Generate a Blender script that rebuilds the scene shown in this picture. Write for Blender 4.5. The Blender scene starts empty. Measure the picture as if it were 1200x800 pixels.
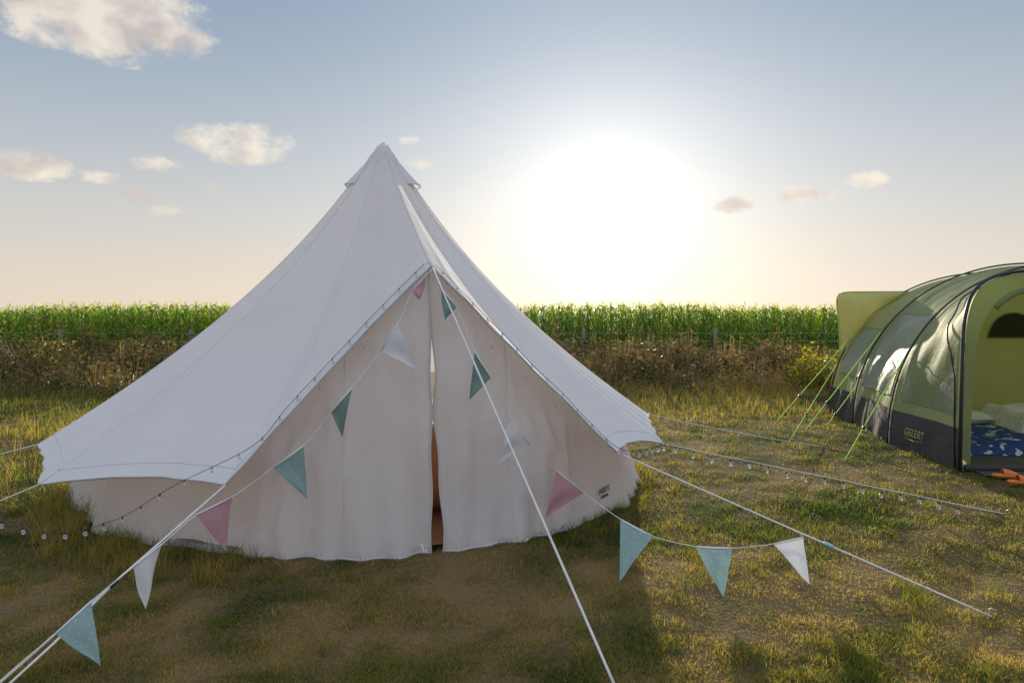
import bpy, math, random, bmesh
import numpy as np
from mathutils import Vector, Matrix
random.seed(4); rng=np.random.default_rng(4)
S=bpy.context.scene; COL=S.collection
PITCH=math.atan(28/800); CH=1.6
def P(px,py,Y):
    cx=(px-600)/800; cy=(400-py)/800
    d=Vector((cx, math.cos(PITCH)+cy*math.sin(PITCH), -math.sin(PITCH)+cy*math.cos(PITCH)))
    k=Y/d.y
    return Vector((d.x*k, Y, CH+d.z*k))
def G(px,py):
    a=P(px,py,1.0); k=CH/(CH-a.z)
    return Vector((a.x*k,k,0.0))
# ------------------------------------------------------------ noise
LAT=rng.random((256,256))
def vn(x,y,s,seed=0):
    x=np.asarray(x,float)*s+seed*17.3+1000; y=np.asarray(y,float)*s+seed*9.1+1000
    xi=np.floor(x).astype(int); yi=np.floor(y).astype(int); fx=x-xi; fy=y-yi
    fx=fx*fx*(3-2*fx); fy=fy*fy*(3-2*fy)
    a=LAT[xi%256,yi%256]; b=LAT[(xi+1)%256,yi%256]; c=LAT[xi%256,(yi+1)%256]; d=LAT[(xi+1)%256,(yi+1)%256]
    return (a*(1-fx)+b*fx)*(1-fy)+(c*(1-fx)+d*fx)*fy
def fbm(x,y,s,seed=0):
    return (vn(x,y,s,seed)+.5*vn(x,y,s*2.1,seed+1)+.25*vn(x,y,s*4.3,seed+2))/1.75
def gh(x,y):
    return .06*(fbm(x,y,.9,5)-.5)+.02*(vn(x,y,5,8)-.5)
def dryness(x,y):
    d=.20+fbm(x,y,.55,3)*.60+.5*(vn(x,y,3.0,11)-.5)+.40*(vn(x,y,7.0,12)-.5)
    d=d+.34*np.exp(-(((x-.0)/1.8)**2+((y-3.95)/.75)**2))+.18*np.exp(-(((x-2.8)/1.6)**2+((y-4.0)/.5)**2))+.28*np.exp(-(((x-3.4)/1.8)**2+((y-7.0)/.9)**2))
    d=d+.12*np.exp(-(((x+2.0)/1.0)**2+((y-3.3)/.5)**2))
    d=d-.34*np.exp(-(((x-2.3)/1.6)**2+((y-5.4)/.7)**2))
    d=d+.12*np.clip((y-7.5)/4,0,1)
    return np.clip(d,0,1)
# ------------------------------------------------------------ materials
def newmat(name):
    m=bpy.data.materials.new(name); m.use_nodes=True; nt=m.node_tree; nt.nodes.clear()
    out=nt.nodes.new('ShaderNodeOutputMaterial'); return m,nt,out
def cloth(name,col,tcol,tf,bump=.25,bscale=6,var=.06,rough=.9):
    m,nt,out=newmat(name); N=nt.nodes; L=nt.links
    d=N.new('ShaderNodeBsdfPrincipled'); d.inputs['Roughness'].default_value=rough
    d.inputs['Specular IOR Level'].default_value=.15
    t=N.new('ShaderNodeBsdfTranslucent'); t.inputs['Color'].default_value=(*tcol,1)
    mx=N.new('ShaderNodeMixShader'); mx.inputs[0].default_value=tf
    tc=N.new('ShaderNodeTexCoord')
    no=N.new('ShaderNodeTexNoise'); no.inputs['Scale'].default_value=bscale; no.inputs['Detail'].default_value=6
    no.inputs['Distortion'].default_value=.6
    L.new(tc.outputs['Object'],no.inputs['Vector'])
    n2=N.new('ShaderNodeTexNoise'); n2.inputs['Scale'].default_value=1.7; n2.inputs['Detail'].default_value=4
    L.new(tc.outputs['Object'],n2.inputs['Vector'])
    r=N.new('ShaderNodeMix'); r.data_type='RGBA'
    r.inputs['A'].default_value=(*[c*(1-var*2) for c in col],1); r.inputs['B'].default_value=(*[min(1,c*(1+var)) for c in col],1)
    L.new(n2.outputs['Fac'],r.inputs['Factor']); L.new(r.outputs['Result'],d.inputs['Base Color'])
    b=N.new('ShaderNodeBump'); b.inputs['Strength'].default_value=bump; b.inputs['Distance'].default_value=.05
    L.new(no.outputs['Fac'],b.inputs['Height']); L.new(b.outputs['Normal'],d.inputs['Normal']); L.new(b.outputs['Normal'],t.inputs['Normal'])
    L.new(d.outputs[0],mx.inputs[1]); L.new(t.outputs[0],mx.inputs[2]); L.new(mx.outputs[0],out.inputs[0])
    return m
def plain(name,col,rough=.6,metal=0,trans=0):
    m,nt,out=newmat(name); N=nt.nodes; L=nt.links
    d=N.new('ShaderNodeBsdfPrincipled'); d.inputs['Roughness'].default_value=rough; d.inputs['Metallic'].default_value=metal
    d.inputs['Transmission Weight'].default_value=trans
    no=N.new('ShaderNodeTexNoise'); no.inputs['Scale'].default_value=25
    tc=N.new('ShaderNodeTexCoord'); L.new(tc.outputs['Object'],no.inputs['Vector'])
    r=N.new('ShaderNodeMix'); r.data_type='RGBA'
    r.inputs['A'].default_value=(*[c*.8 for c in col],1); r.inputs['B'].default_value=(*[min(1,c*1.15) for c in col],1)
    L.new(no.outputs['Fac'],r.inputs['Factor']); L.new(r.outputs['Result'],d.inputs['Base Color'])
    L.new(d.outputs[0],out.inputs[0]); return m
def leafmat(name,stops,attr='dry',tf=.45,ttint=(1.5,1.6,.7)):
    m,nt,out=newmat(name); N=nt.nodes; L=nt.links
    a=N.new('ShaderNodeAttribute'); a.attribute_name=attr
    cr=N.new('ShaderNodeValToRGB'); e=cr.color_ramp.elements
    e[0].position=stops[0][0]; e[0].color=(*stops[0][1],1); e[1].position=stops[-1][0]; e[1].color=(*stops[-1][1],1)
    for p,c in stops[1:-1]:
        q=e.new(p); q.color=(*c,1)
    L.new(a.outputs['Fac'],cr.inputs[0])
    d=N.new('ShaderNodeBsdfPrincipled'); d.inputs['Roughness'].default_value=.5; d.inputs['Specular IOR Level'].default_value=.3
    t=N.new('ShaderNodeBsdfTranslucent')
    mu=N.new('ShaderNodeMix'); mu.data_type='RGBA'; mu.blend_type='MULTIPLY'; mu.inputs['Factor'].default_value=1
    mu.inputs['B'].default_value=(*ttint,1)
    L.new(cr.outputs[0],mu.inputs['A']); L.new(mu.outputs['Result'],t.inputs['Color']); L.new(cr.outputs[0],d.inputs['Base Color'])
    mx=N.new('ShaderNodeMixShader'); mx.inputs[0].default_value=tf
    L.new(d.outputs[0],mx.inputs[1]); L.new(t.outputs[0],mx.inputs[2]); L.new(mx.outputs[0],out.inputs[0]); return m
def dotted(name,col,dot,tf=.3,scale=45):
    m=cloth(name,col,col,tf,.15,14); nt=m.node_tree; N=nt.nodes; L=nt.links
    d=[n for n in N if n.type=='BSDF_PRINCIPLED'][0]; src=d.inputs['Base Color'].links[0].from_socket
    tc=[n for n in N if n.type=='TEX_COORD'][0]
    v=N.new('ShaderNodeTexVoronoi'); v.inputs['Scale'].default_value=scale; v.inputs['Randomness'].default_value=.15
    L.new(tc.outputs['Object'],v.inputs['Vector'])
    lt=N.new('ShaderNodeMath'); lt.operation='LESS_THAN'; lt.inputs[1].default_value=.22; L.new(v.outputs['Distance'],lt.inputs[0])
    mx=N.new('ShaderNodeMix'); mx.data_type='RGBA'; L.new(lt.outputs[0],mx.inputs['Factor']); L.new(src,mx.inputs['A']); mx.inputs['B'].default_value=(*dot,1)
    L.new(mx.outputs['Result'],d.inputs['Base Color']); return m
M={}
M['canvas']=cloth('canvas',(.86,.86,.89),(.88,.82,.77),.32,.34,2.6,.03)
M['wall']=cloth('wall_canvas',(.85,.84,.85),(.93,.83,.76),.43,.5,3.2,.035)
M['trim']=cloth('trim',(.70,.69,.71),(.6,.52,.45),.15,.1,30,.05)
M['rope']=plain('rope',(.78,.76,.75),.8)
M['lime']=plain('lime_cord',(.45,.88,.10),.7)
M['wire']=plain('wire',(.07,.07,.075),.5)
M['glass']=plain('bulb_glass',(.9,.9,.88),.08,0,.7)
M['steel']=plain('steel',(.5,.5,.52),.35,.9)
M['plastic']=plain('plastic_clip',(.35,.5,.65),.5)
M['dark']=plain('dark_plastic',(.04,.04,.045),.5)
M['wood']=plain('wood',(.27,.22,.16),.85)
M['pink']=dotted('pink_cotton',(.56,.31,.35),(.66,.48,.51))
M['teal']=dotted('teal_cotton',(.31,.45,.44),(.48,.59,.58))
M['green']=dotted('sea_green_cotton',(.23,.34,.31),(.35,.45,.42),.4)
M['white']=dotted('white_cotton',(.80,.79,.81),(.70,.70,.74))
M['sheet']=plain('groundsheet',(.28,.14,.08),.8)
M['orange']=plain('orange_cloth',(.50,.20,.09),.9)
M['fly']=cloth('fly_green',(.30,.35,.20),(.66,.72,.34),.48,.4,3.2,.09,.6)
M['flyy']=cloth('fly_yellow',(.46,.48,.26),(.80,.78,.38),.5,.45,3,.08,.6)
M['inner']=cloth('inner_fabric',(.36,.39,.22),(.5,.53,.28),.4,.5,2.6,.15)
M['skirt']=cloth('skirt_grey',(.085,.08,.082),(.05,.05,.05),.05,.4,6,.15,.75)
M['mesh']=cloth('window_film',(.38,.41,.34),(.62,.66,.46),.46,.6,4,.2,.4)
M['olive']=cloth('olive_mesh',(.05,.055,.03),(.07,.07,.03),.1,.1,8)
M['logo']=plain('logo_green',(.34,.42,.14),.6)
M['ink']=plain('ink',(.08,.08,.09),.7)
M['bedding']=cloth('bedding',(.75,.76,.78),(.5,.5,.5),.1,.8,9)
M['clog']=plain('orange_foam',(.70,.20,.05),.6)
def rug():
    m=cloth('blue_rug',(.035,.07,.22),(.05,.08,.2),.05,.5,10); nt=m.node_tree; N=nt.nodes; L=nt.links
    d=[n for n in N if n.type=='BSDF_PRINCIPLED'][0]; src=d.inputs['Base Color'].links[0].from_socket
    v=N.new('ShaderNodeTexNoise'); v.inputs['Scale'].default_value=9; v.inputs['Detail'].default_value=2
    tc=[n for n in N if n.type=='TEX_COORD'][0]; L.new(tc.outputs['Object'],v.inputs['Vector'])
    lt=N.new('ShaderNodeMath'); lt.operation='GREATER_THAN'; lt.inputs[1].default_value=.6; L.new(v.outputs['Fac'],lt.inputs[0])
    mx=N.new('ShaderNodeMix'); mx.data_type='RGBA'; L.new(lt.outputs[0],mx.inputs['Factor']); L.new(src,mx.inputs['A']); mx.inputs['B'].default_value=(.55,.58,.62,1)
    L.new(mx.outputs['Result'],d.inputs['Base Color']); return m
M['rug']=rug()
M['grass']=leafmat('grass_blades',[(0,(.05,.09,.012)),(.3,(.10,.135,.022)),(.55,(.19,.165,.055)),(1,(.36,.25,.13))],tf=.5,ttint=(2.3,2.3,.85))
M['corn']=leafmat('corn_leaves',[(0,(.05,.10,.018)),(.5,(.115,.18,.03)),(.8,(.22,.26,.06)),(1,(.42,.36,.16))],tf=.6,ttint=(2.5,2.6,1.0))
M['weed']=leafmat('weeds',[(0,(.03,.042,.012)),(.4,(.08,.08,.028)),(.7,(.18,.135,.06)),(1,(.36,.25,.13))],tf=.45,ttint=(2.0,1.8,1.0))
M['gorse']=leafmat('yellow_bush',[(0,(.09,.11,.02)),(.6,(.20,.2,.03)),(1,(.6,.42,.03))],tf=.45)
# ------------------------------------------------------------ mesh helpers
def props(o,label=None,cat=None,group=None,kind=None):
    if label:o['label']=label
    if cat:o['category']=cat
    if group:o['group']=group
    if kind:o['kind']=kind
    return o
def thing(name,label,cat,loc=(0,0,0),group=None):
    o=bpy.data.objects.new(name,None); COL.objects.link(o); o.location=loc; o.empty_display_size=.1
    return props(o,label,cat,group)
def link(name,me,mat,parent=None,smooth=True):
    o=bpy.data.objects.new(name,me); COL.objects.link(o); me.materials.append(mat)
    if smooth: me.polygons.foreach_set('use_smooth',[True]*len(me.polygons))
    if parent:
        o.parent=parent
        if parent.type=='EMPTY': o.matrix_parent_inverse=Matrix.Translation(-Vector(parent.location))
    return o
def mo(name,V,F,mat,parent=None,smooth=True):
    me=bpy.data.meshes.new(name); me.from_pydata([tuple(v) for v in V],[],F); me.update()
    return link(name,me,mat,parent,smooth)
def fast(name,V,Q,mat,attrs=None,parent=None,smooth=False):
    me=bpy.data.meshes.new(name); n=len(V); m=len(Q)
    me.vertices.add(n); me.vertices.foreach_set('co',np.ascontiguousarray(V,dtype=np.float32).ravel())
    me.loops.add(4*m); me.loops.foreach_set('vertex_index',np.ascontiguousarray(Q,dtype=np.int32).ravel())
    me.polygons.add(m); me.polygons.foreach_set('loop_start',np.arange(0,4*m,4,dtype=np.int32))
    me.update(calc_edges=True)
    for k,v in (attrs or {}).items():
        a=me.attributes.new(k,'FLOAT','POINT'); a.data.foreach_set('value',np.ascontiguousarray(v,dtype=np.float32))
    return link(name,me,mat,parent,smooth)
def tube_vf(pts,r,n=6,V=None,F=None):
    V=[] if V is None else V; F=[] if F is None else F
    pts=[Vector(p) for p in pts]; base=len(V); up=Vector((0.13,0.21,1)).normalized()
    for i,p in enumerate(pts):
        t=(pts[min(i+1,len(pts)-1)]-pts[max(i-1,0)]).normalized()
        a=t.cross(up)
        if a.length<.05:a=t.cross(Vector((1,0,0)))
        a.normalize(); b=t.cross(a); rr=r[i] if isinstance(r,(list,tuple)) else r
        for k in range(n):
            q=2*math.pi*k/n; V.append(p+(a*math.cos(q)+b*math.sin(q))*rr)
    for i in range(len(pts)-1):
        for k in range(n):
            F.append((base+i*n+k,base+i*n+(k+1)%n,base+(i+1)*n+(k+1)%n,base+(i+1)*n+k))
    F.append(tuple(base+k for k in range(n))[::-1]); F.append(tuple(base+(len(pts)-1)*n+k for k in range(n)))
    return V,F
def tube(name,pts,r,mat,parent=None,n=6):
    V,F=tube_vf(pts,r,n); return mo(name,V,F,mat,parent)
def grid(name,fn,nu,nv,mat,parent=None,smooth=True):
    V=[fn(i/nu,j/nv) for j in range(nv+1) for i in range(nu+1)]
    F=[(j*(nu+1)+i,j*(nu+1)+i+1,(j+1)*(nu+1)+i+1,(j+1)*(nu+1)+i) for j in range(nv) for i in range(nu)]
    return mo(name,V,F,mat,parent,smooth)
def cat_rom(pts,k=6):
    pts=[Vector(p) for p in pts]; out=[]
    for i in range(len(pts)-1):
        a=pts[max(i-1,0)];b=pts[i];c=pts[i+1];d=pts[min(i+2,len(pts)-1)]
        for j in range(k):
            t=j/k; out.append(.5*((2*b)+(c-a)*t+(2*a-5*b+4*c-d)*t*t+(3*b-a-3*c+d)*t**3))
    out.append(pts[-1]); return out
def text(name,body,size,mat,parent,origin,xd,up,nrm,shear=0,ext=.002,off=.012):
    cu=bpy.data.curves.new(name,'FONT'); cu.body=body; cu.size=size; cu.align_x='CENTER'; cu.align_y='CENTER'; cu.extrude=ext; cu.shear=shear; cu.offset=size*off
    o=bpy.data.objects.new(name+'_source',cu); COL.objects.link(o); dg=bpy.context.evaluated_depsgraph_get()
    me=bpy.data.meshes.new_from_object(o.evaluated_get(dg)); bpy.data.objects.remove(o); bpy.data.curves.remove(cu)
    mt=Matrix(((xd.x,up.x,nrm.x,origin.x),(xd.y,up.y,nrm.y,origin.y),(xd.z,up.z,nrm.z,origin.z),(0,0,0,1)))
    me.transform(mt); me.materials.clear(); me.name=name
    return link(name,me,mat,parent,False)
# ------------------------------------------------------------ camera, sun, sky
cam=bpy.data.cameras.new('camera'); co=bpy.data.objects.new('camera',cam); COL.objects.link(co)
cam.lens=24; cam.sensor_width=36; cam.clip_end=5000; cam.clip_start=.05
co.location=(0,0,CH); co.rotation_euler=(math.pi/2-PITCH,0,0); S.camera=co
AZ=math.radians(7.9); EL=math.radians(8.4)
SD=Vector((math.sin(AZ)*math.cos(EL),math.cos(AZ)*math.cos(EL),math.sin(EL)))
sl=bpy.data.lights.new('sun','SUN'); sl.energy=5; sl.angle=math.radians(.6); sl.color=(1,.87,.64)
so=bpy.data.objects.new('sun',sl); COL.objects.link(so); so.rotation_euler=SD.to_track_quat('Z','Y').to_euler(); so.location=SD*50
S.view_settings.view_transform='Standard'; S.view_settings.look='None'; S.view_settings.exposure=0
W=bpy.data.worlds.new('World'); S.world=W; W.use_nodes=True; nt=W.node_tree; N=nt.nodes; L=nt.links; N.clear()
def mth(op,a,b=None,c=None):
    n=N.new('ShaderNodeMath'); n.operation=op
    for i,v in enumerate((a,b,c)):
        if v is None: continue
        if isinstance(v,bpy.types.NodeSocket): L.new(v,n.inputs[i])
        else: n.inputs[i].default_value=v
    return n.outputs[0]
wo=N.new('ShaderNodeOutputWorld'); bg=N.new('ShaderNodeBackground'); bg.inputs['Strength'].default_value=1
tc=N.new('ShaderNodeTexCoord'); nv=N.new('ShaderNodeVectorMath'); nv.operation='NORMALIZE'; L.new(tc.outputs['Generated'],nv.inputs[0])
sp=N.new('ShaderNodeSeparateXYZ'); L.new(nv.outputs[0],sp.inputs[0])
el=mth('MULTIPLY',mth('ARCSINE',sp.outputs['Z']),57.2958); az=mth('MULTIPLY',mth('ARCTAN2',sp.outputs['X'],sp.outputs['Y']),57.2958)
sky=N.new('ShaderNodeTexSky'); sky.sky_type='NISHITA'; sky.sun_disc=False; sky.sun_elevation=EL; sky.sun_rotation=AZ
cr=N.new('ShaderNodeValToRGB'); cr.color_ramp.interpolation='B_SPLINE'
L.new(mth('DIVIDE',mth('MAXIMUM',el,0),90),cr.inputs[0]); E=cr.color_ramp.elements
stops=[(0,(.80,.67,.53)),(.055,(.69,.64,.57)),(.13,(.48,.53,.58)),(.22,(.30,.38,.49)),(.32,(.19,.28,.43)),(.48,(.66,.75,.92)),(1,(1.05,1.10,1.22))]
E[0].position=0;E[0].color=(*stops[0][1],1);E[1].position=1;E[1].color=(*stops[-1][1],1)
for p_,c_ in stops[1:-1]:
    q=E.new(p_); q.color=(*c_,1)
def vscale(col,f):
    n=N.new('ShaderNodeVectorMath'); n.operation='SCALE'
    if isinstance(col,tuple): n.inputs[0].default_value=col
    else: L.new(col,n.inputs[0])
    if isinstance(f,(int,float)): n.inputs['Scale'].default_value=f
    else: L.new(f,n.inputs['Scale'])
    return n.outputs[0]
def vadd(a,b):
    n=N.new('ShaderNodeVectorMath'); n.operation='ADD'; L.new(a,n.inputs[0]); L.new(b,n.inputs[1]); return n.outputs[0]
base=vadd(vscale(cr.outputs[0],1.0),vscale(sky.outputs[0],.003))
dt=N.new('ShaderNodeVectorMath'); dt.operation='DOT_PRODUCT'; L.new(nv.outputs[0],dt.inputs[0]); dt.inputs[1].default_value=SD
ang=mth('MULTIPLY',mth('ARCCOSINE',mth('MINIMUM',dt.outputs['Value'],.999999)),57.2958)
def gauss(s,p=2.0): return mth('EXPONENT',mth('MULTIPLY',mth('POWER',mth('DIVIDE',ang,s),p),-1))
base=vadd(base,vscale((2.0,2.0,2.0),gauss(2.2,1.5)))
base=vadd(base,vscale((.74,.71,.65),gauss(8.6,1.05)))
base=vadd(base,vscale((.13,.12,.10),gauss(24,1.4)))
def ae(px,py):
    a=P(px,py,1.0)-Vector((0,0,CH)); a.normalize(); return math.degrees(math.atan2(a.x,a.y)),math.degrees(math.asin(a.z))
cl=[(118,14,118,50,1.45),(278,166,66,27,1.2),(30,193,44,17,1.1),(182,191,36,11,.85),(115,207,25,8,.9),(165,230,25,9,1.0),(192,245,25,8,1.0),(254,218,15,7,.85),(480,164,16,7,.8),(492,193,26,9,.75),(858,240,29,11,1.1),(925,229,33,12,1.25),(1012,211,27,11,1.25),(975,228,12,6,.8)]
noi=N.new('ShaderNodeTexNoise'); noi.inputs['Scale'].default_value=24; noi.inputs['Detail'].default_value=8; noi.inputs['Roughness'].default_value=.62
mp=N.new('ShaderNodeMapping'); mp.inputs['Scale'].default_value=(1,1,1.5); L.new(nv.outputs[0],mp.inputs[0]); L.new(mp.outputs[0],noi.inputs['Vector'])
acc=None
for (x,y,w,h,s) in cl:
    a0,e0=ae(x,y); w/=800/57.3; h/=800/57.3
    d=mth('ADD',mth('POWER',mth('ABSOLUTE',mth('DIVIDE',mth('SUBTRACT',az,a0),w)),2),mth('POWER',mth('ABSOLUTE',mth('DIVIDE',mth('SUBTRACT',el,e0),h)),2))
    mk=mth('MULTIPLY',mth('SUBTRACT',1,mth('MINIMUM',d,1)),s)
    acc=mk if acc is None else mth('MAXIMUM',acc,mk)
mr=N.new('ShaderNodeMapRange'); mr.interpolation_type='SMOOTHSTEP'; mr.inputs['From Min'].default_value=.38; mr.inputs['From Max'].default_value=.95
L.new(mth('ADD',mth('MULTIPLY',acc,.55),mth('MULTIPLY',mth('SUBTRACT',noi.outputs['Fac'],.32),mth('MULTIPLY',mth('MINIMUM',mth('MULTIPLY',acc,6),1),1.8))),mr.inputs['Value'])
n3=N.new('ShaderNodeTexNoise'); n3.inputs['Scale'].default_value=16; n3.inputs['Detail'].default_value=4; L.new(mp.outputs[0],n3.inputs['Vector'])
cc=N.new('ShaderNodeMix'); cc.data_type='RGBA'; cc.inputs['A'].default_value=(.50,.42,.37,1); cc.inputs['B'].default_value=(.80,.70,.56,1)
m2=N.new('ShaderNodeMapRange'); m2.inputs['From Min'].default_value=.38; m2.inputs['From Max'].default_value=.58; L.new(n3.outputs['Fac'],m2.inputs['Value']); L.new(m2.outputs[0],cc.inputs['Factor'])
ccg=vadd(cc.outputs['Result'],vscale(base,.26))
fin=N.new('ShaderNodeMix'); fin.data_type='RGBA'; L.new(mth('MULTIPLY',mr.outputs[0],.9),fin.inputs['Factor']); L.new(base,fin.inputs['A']); L.new(ccg,fin.inputs['B'])
L.new(fin.outputs['Result'],bg.inputs['Color']); L.new(bg.outputs[0],wo.inputs[0])
# ------------------------------------------------------------ ground
def lines(a,b,st,far):
    c=list(np.arange(a,b+1e-6,st)); lo=[];hi=[];d=st;x=a
    while x>-far: d*=1.5; x-=d; lo.append(x)
    d=st;x=b
    while x<far: d*=1.5; x+=d; hi.append(x)
    return np.array(lo[::-1]+c+hi)
gx=lines(-13,15,.1,1500); gy=lines(.5,18,.1,1500)
X,Yg=np.meshgrid(gx,gy); fl=(np.abs(X)<30)&(Yg<40)
Z=np.where(fl,gh(X,Yg),0)
V=np.stack([X,Yg,Z],-1).reshape(-1,3); nx=len(gx); ny=len(gy)
I=(np.arange(ny-1)[:,None]*nx+np.arange(nx-1)[None,:]).ravel()
Q=np.stack([I,I+1,I+nx+1,I+nx],-1)
mg,nt2,out2=newmat('ground_soil')
a=nt2.nodes.new('ShaderNodeAttribute'); a.attribute_name='dry'
n1=nt2.nodes.new('ShaderNodeTexNoise'); n1.inputs['Scale'].default_value=30; n1.inputs['Detail'].default_value=8
g=nt2.nodes.new('ShaderNodeNewGeometry'); nt2.links.new(g.outputs['Position'],n1.inputs['Vector'])
ad=nt2.nodes.new('ShaderNodeMath'); ad.operation='MULTIPLY_ADD'; ad.inputs[1].default_value=.9; nt2.links.new(n1.outputs['Fac'],ad.inputs[0])
sb=nt2.nodes.new('ShaderNodeMath'); sb.operation='SUBTRACT'; sb.inputs[1].default_value=.45; nt2.links.new(a.outputs['Fac'],sb.inputs[0]); nt2.links.new(sb.outputs[0],ad.inputs[2])
c2=nt2.nodes.new('ShaderNodeValToRGB'); c2.color_ramp.elements[0].color=(.028,.033,.010,1); c2.color_ramp.elements[1].color=(.17,.12,.06,1); c2.color_ramp.elements[1].position=.9; c2.color_ramp.elements[0].position=.25
nt2.links.new(ad.outputs[0],c2.inputs[0])
pb=nt2.nodes.new('ShaderNodeBsdfPrincipled'); pb.inputs['Roughness'].default_value=.95; pb.inputs['Specular IOR Level'].default_value=.05
bp=nt2.nodes.new('ShaderNodeBump'); bp.inputs['Strength'].default_value=.8; bp.inputs['Distance'].default_value=.03
nt2.links.new(n1.outputs['Fac'],bp.inputs['Height']); nt2.links.new(bp.outputs[0],pb.inputs['Normal'])
nt2.links.new(c2.outputs[0],pb.inputs['Base Color']); nt2.links.new(pb.outputs[0],out2.inputs[0])
props(fast('ground',V,Q,mg,{'dry':dryness(X,Yg).ravel()},smooth=True),kind='structure')
# ------------------------------------------------------------ grass
CX,CY=-1.28,6.85
def blades(x,y,h,w,dry,lean=.5):
    n=len(x); z=gh(x,y)-.005
    a=rng.random(n)*2*np.pi; dx=np.cos(a)*w/2; dy=np.sin(a)*w/2
    b=rng.random(n)*2*np.pi; l=h*lean*rng.random(n)**.7; lx=np.cos(b)*l; ly=np.sin(b)*l
    o=np.empty((n,6,3))
    o[:,0]=np.stack([x-dx,y-dy,z],-1); o[:,1]=np.stack([x+dx,y+dy,z],-1)
    o[:,2]=np.stack([x+dx*.8+lx*.35,y+dy*.8+ly*.35,z+h*.6],-1); o[:,3]=np.stack([x-dx*.8+lx*.35,y-dy*.8+ly*.35,z+h*.6],-1)
    o[:,4]=np.stack([x+dx*.1+lx,y+dy*.1+ly,z+h],-1); o[:,5]=np.stack([x-dx*.1+lx,y-dy*.1+ly,z+h],-1)
    k=np.arange(n)[:,None]*6
    q=np.concatenate([k+np.array([[0,1,2,3]]),k+np.array([[3,2,4,5]])],1).reshape(-1,4)
    return o.reshape(-1,3),q,np.repeat(dry,6)
RWd={226:2.56,200:2.80,170:2.68,335:2.52,355:2.56}
def keep(x,y):
    r=np.hypot(x-CX,y-CY); an=np.degrees(np.arctan2(y-CY,x-CX))%360
    R=np.interp(an,[0,140,170,200,226,260,316,335,355,360],[2.5,2.42,2.62,2.72,2.5,2.36,2.36,2.46,2.5,2.5])*.955
    k=r>R
    k&=~((x>4.72)&(y>7.05)&(y<13.6)&(x>4.75+(y-7)*.14))
    return k
n1_=330000
py=372+82+rng.random(n1_)*(460); Yb=1280/(py-372); Xb=(rng.random(n1_)*1560-780)/800*Yb
n2_=60000
Yb=np.concatenate([Yb,rng.random(n2_)*12+2.2]); Xb=np.concatenate([Xb,rng.random(n2_)*24-12])
k=keep(Xb,Yb); Xb=Xb[k]; Yb=Yb[k]
thin=(dryness(Xb,Yb)>.78)&(rng.random(len(Xb))<.3); Xb=Xb[~thin];Yb=Yb[~thin]; n=len(Xb)
dr=dryness(Xb,Yb); tuftn=.5*fbm(Xb,Yb,1.6,21)+.5*vn(Xb,Yb,9,23)
h=(.012+.036*rng.random(n)**1.5)*(.4+2.2*np.clip(tuftn-.3,0,1))*(1.25-.65*dr); h*=np.where(Yb>9,1.3,1)
edge=np.exp(-((np.hypot(Xb-CX,Yb-CY)-2.45)/.14)**2); h*=1+1.2*edge*rng.random(n)
wd=.0032*np.maximum(1,Yb/4.2)*(.7+.6*rng.random(n))
parts=[blades(Xb,Yb,h,wd,np.clip(dr+.65*(rng.random(n)-.5),0,1),1.2)]
tx=[];ty=[];th=[];td=[]
def tuft(cx,cy,cnt,r,hh,dd):
    for _ in range(cnt):
        a_=random.random()*6.28; q=r*random.random()**.6
        tx.append(cx+math.cos(a_)*q); ty.append(cy+math.sin(a_)*q); th.append(hh*(.4+.6*random.random())); td.append(min(1,max(0,dd+random.uniform(-.3,.3))))
for _ in range(560):
    yy=random.uniform(2.4,12); xx=random.uniform(-.95*yy,.95*yy); tuft(xx,yy,random.randint(8,26),.04+.08*random.random(),random.uniform(.04,.09),random.uniform(.1,.85))
for _ in range(190):
    an=math.radians(random.uniform(185,262)); r=random.uniform(2.48,2.95); tuft(CX+r*math.cos(an),CY+r*math.sin(an),random.randint(10,26),.07,random.uniform(.1,.24),random.uniform(.3,.9))
for _ in range(60):
    an=math.radians(random.uniform(305,372)); r=random.uniform(2.48,2.7); tuft(CX+r*math.cos(an),CY+r*math.sin(an),random.randint(8,18),.06,random.uniform(.06,.13),random.uniform(.1,.6))
for _ in range(130):
    xx=random.uniform(-8,-4.0); yy=random.uniform(4.2,10); tuft(xx,yy,22,.12,random.uniform(.14,.32),random.uniform(.2,.9))
for (px_,py_) in ((1080,705),(1060,690),(1075,712),(880,775),(800,690),(1165,700)):
    q=G(px_,py_); tuft(q.x,q.y,45,.1,.13,.35)
tx=np.array(tx);ty=np.array(ty);th=np.array(th);td=np.array(td); k=keep(tx,ty); tx,ty,th,td=tx[k],ty[k],th[k],td[k]
parts.append(blades(tx,ty,th,.0036*np.maximum(1,ty/5),td,.8))
off=0;VV=[];QQ=[];DD=[]
for v,q,d in parts: VV.append(v);QQ.append(q+off);DD.append(d);off+=len(v)
props(fast('grass',np.concatenate(VV),np.concatenate(QQ),M['grass'],{'dry':np.concatenate(DD)}),'short tufted grass of the camping field with green and dried straw patches','grass',kind='stuff')
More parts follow.
